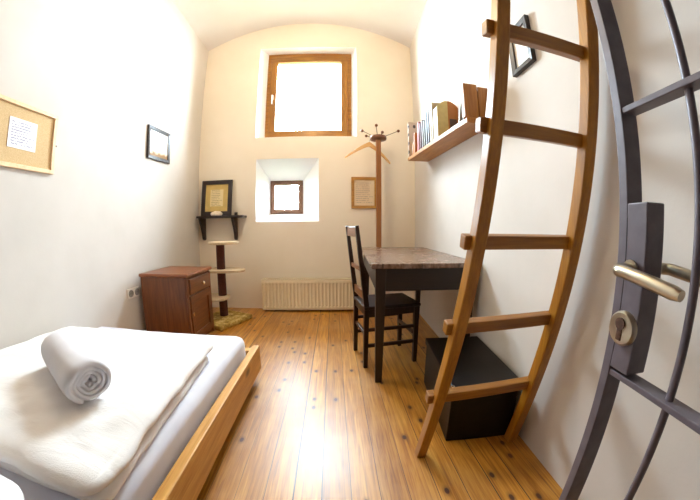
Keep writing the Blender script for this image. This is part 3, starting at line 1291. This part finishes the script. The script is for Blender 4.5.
MT['pink'] = mk('pink_cover', hexc(158, 84, 80))
MT['brownbk'] = mk('brown_cover', hexc(72, 44, 30))
MT['blackbk'] = mk('black_cover', hexc(24, 18, 17))
MT['whitebk'] = mk('cream_cover', hexc(176, 156, 118))
MT['greybk'] = mk('grey_green_cover', hexc(84, 82, 62))
MT['orange'] = mk('orange_brown_cover', hexc(160, 96, 26))
MT['palebk'] = mk('pale_yellow_cover', hexc(186, 166, 104))
MT['redbk'] = mk('dark_red_cover', hexc(88, 28, 24))
MT['yellow'] = mk('amber_plastic', hexc(186, 120, 26), .3)
MT['white_gn'] = mk('white_green_cover', hexc(196, 196, 172))
book('orange-brown book standing just in front of the small amber bottle', 2.60, .045, .20, .13, 'orange')
book('pink book on the shelf, between the orange and the dark red book', 2.48, .05, .27, .14, 'pink', R(3))
book('slim dark red book right after the pink one', 2.405, .028, .24, .13, 'redbk')
book('dark brown book between the dark red and the grey-green book', 2.345, .035, .25, .14, 'brownbk')
book('grey-green book between the brown and the black book', 2.29, .03, .23, .14, 'greybk')
book('tall black book standing next to the grey-green book', 2.23, .04, .29, .15, 'blackbk')
book('tall black book standing next to the first cream book', 2.175, .03, .30, .15, 'blackbk', R(-1))
book('tall thicker cream book touching the black books on the shelf', 2.115, .032, .33, .15, 'whitebk', R(-2))
book('slim cream book touching the arch-topped file', 2.07, .022, .32, .15, 'whitebk', R(-2))
book('thin white and green book leaning on the shelf end block', 1.585, .016, .20, .13, 'white_gn', R(15))

# amber bottle next to the dotted panel
t = thing('bottle', 'small amber bottle with a dark cap beside the dotted shelf end', 'bottle', (.795, 2.70, shz(2.70)+.0335))
b = BM()
add_lathe(b, [(.024, 0), (.028, .004), (.028, .11), (.022, .13), (.012, .145), (.012, .16)], 18)
obj('body', b, 'yellow', t, True)
b = BM()
add_lathe(b, [(.015, .158), (.015, .195), (.011, .2)], 16)
obj('cap', b, 'blackbk', t, True)

# arch-topped file: pale front half, orange-brown rear half
fy = 2.005
t = thing('magazine_file', 'arch-topped file with pale and orange covers on the plank shelf', 'file', (shx(fy)+.012, fy, shz(fy)+.0335), group=None)
fd = xr(fy)-shx(fy)-.02


def arch(x0, x1, n=8):
    pts = [(x0, 0), (x1, 0)]
    for i in range(n+1):
        x = x1 + (x0-x1)*i/n
        u = (x/fd-.5)*2
        pts.append((x, .245 + .05*(1-u*u)))
    return pts


b = BM()
add_prism(b, arch(0, fd*.5), -.045, .045, 'Y', .002)
obj('pale_cover', b, 'palebk', t)
b = BM()
add_prism(b, arch(fd*.502, fd), -.046, .044, 'Y', .002)
o = obj('orange_cover', b, 'orange', t)
o['label'] = 'orange-brown half'
b = bx((fd*.56, -.049, .03), (fd*.9, -.0465, .15), .001)
o = obj('picture_patch', b, 'brownbk', t)

# ------------------------------------------------------------------ ladder
t = thing('wooden_ladder', 'honey-coloured wooden ladder standing in front of the right wall', 'ladder', (.58, .975, 0))
A_ = -.215


def lp(x, z):
    return (x-.58, A_*z, z)


ztop = 2.30
dpt = .046


def stringer(xa, xb, wa, wb):
    """front-left edge x at foot and at z=1.65"""
    P = []
    for z in (0, ztop):
        x = xa + (xb-xa)*z/1.65
        w = wa + (wb-wa)*z/1.65
        y = A_*z
        P += [(x-.58, y, z), (x-.58+w, y, z), (x-.58+w, y+dpt, z), (x-.58, y+dpt, z)]
    return add_hexa(BM(), P, .004)


obj('stringer', stringer(.347, .453, .040, .043), 'ladder', t)
obj('stringer', stringer(.806, .796, .044, .050), 'ladder', t)
for zc in (.352, .667, .960, 1.300, 1.590):
    xl = .347 + (.106)*zc/1.65
    xrt = .806 - .010*zc/1.65
    yc = A_*zc + .042
    b = BM()
    add_box(b, (xl-.022-.58, -.018, -.0225), (xrt+.030-.58, .018, .0225), .004, Matrix.Translation((0, yc, zc)) @ Matrix.Rotation(-A_, 4, 'X'))
    obj('rung', b, 'rung', t)

# small black frame on the right wall behind the ladder
y_ = 1.085
white_print = plain('white_print', hexc(244, 240, 234), .3, 0, .03, 6)
framed('picture_frame', 'small black framed white print on the right wall behind the ladder', 'picture', .175, .25, .028, .024, 'black_frame', white_print,
       (xr(1.09)-.001, 1.085, 1.885), (0, R(0), R(-90)-math.atan(.047)))

# ------------------------------------------------------------------ steel gate, open beside the camera
GA = math.atan2(-.989, -.145)
t = thing('steel_gate', 'grey steel bar gate with a lock case standing open in the right foreground', 'gate', (.397, .284, 0), GA)
# local x runs from the lock stile towards the hinge; local -y faces the camera side
GH, GL = 2.06, .86
fd_ = .031


def gb(x0, x1, y0, y1, z0, z1, bev=.0012):
    return bx((x0, y0, z0), (x1, y1, z1), bev)


# side towards the room's middle is local -y or +y: find it
side = 1 if (Matrix.Rotation(GA, 3, 'Z') @ Vector((0, 1, 0))).x < 0 else -1


def Y(a, b):
    """a,b measured from the near face backwards"""
    lo, hi = sorted((-side*a, -side*b))
    return lo, hi


obj('lock_stile', gb(-.008, .008, *Y(0, fd_), .03, GH), 'gate', t)
obj('hinge_stile', gb(GL-.01, GL+.01, *Y(0, fd_), .03, GH), 'gate', t)
obj('end_rail', gb(.008, GL-.01, *Y(.002, fd_-.002), .03, .05), 'gate', t)
obj('end_rail', gb(.008, GL-.01, *Y(.002, fd_-.002), GH-.02, GH), 'gate', t)
for z in (.42, .797, 1.172, 1.55):
    obj('cross_bar', gb(.008, GL-.01, *Y(.002, fd_-.002), z-.0045, z+.0045), 'gate', t)
for k in range(7):
    x = .108 + k*.108
    b = BM()
    add_tube(b, [(x, -side*fd_/2, .05), (x, -side*fd_/2, GH-.02)], .0055, 12)
    obj('upright_bar', b, 'gate', t, True)
lk = obj('lock_case', gb(.0085, .044, *Y(-.001, .035), .806, 1.04, .002), 'gate', t)
b = gb(.0086, .0092, *Y(-.0013, -.0008), .83, 1.02, 0)
obj('seam', b, 'black_frame', lk)
lx, lz = .021, .951


def lever(sg, off):
    b = BM()
    y0 = -side*off
    s = side if sg < 0 else -side
    pts = [(lx, y0, lz), (lx, y0+s*.018, lz)]
    for i in range(1, 7):
        a = i*PI/2/6
        pts.append((lx + .014*(1-math.cos(a)), y0+s*(.018+.014*math.sin(a)), lz))
    pts += [(lx+.05, y0+s*.032, lz-.005), (lx+.094, y0+s*.032, lz-.012), (lx+.104, y0+s*.032, lz-.0135)]
    rs = [.0085]*(len(pts)-1) + [.0065]
    add_tube(b, pts, rs, 16)
    add_lathe(b, [(.013, 0), (.013, .003), (.010, .004)], 18, 'Y', (lx, y0 if s > 0 else y0-.004, lz))
    o = obj('lever_handle', b, 'steel', lk, True)
    o['label'] = 'worn nickel lever handle'


lever(-1, -.001)
lever(1, .035)
b = BM()
yf = side*.001
rz = .869
add_lathe(b, [(.0245, 0), (.0245, side*.005), (.022, side*.008), (.014, side*.0085)], 28, 'Y', (lx+.001, yf, rz))
o = obj('lock_rosette', b, 'steel', lk, True)
b = BM()
add_lathe(b, [(.0085, 0), (.0085, side*.0105)], 20, 'Y', (lx+.001, yf, rz+.007))
y0_, y1_ = sorted((yf, yf+side*.0103))
add_box(b, (lx-.004, y0_, rz-.017), (lx+.006, y1_, rz+.006), .002)
o = obj('lock_cylinder', b, 'lock_hole', lk, True)
o['label'] = 'brown keyed lock cylinder'
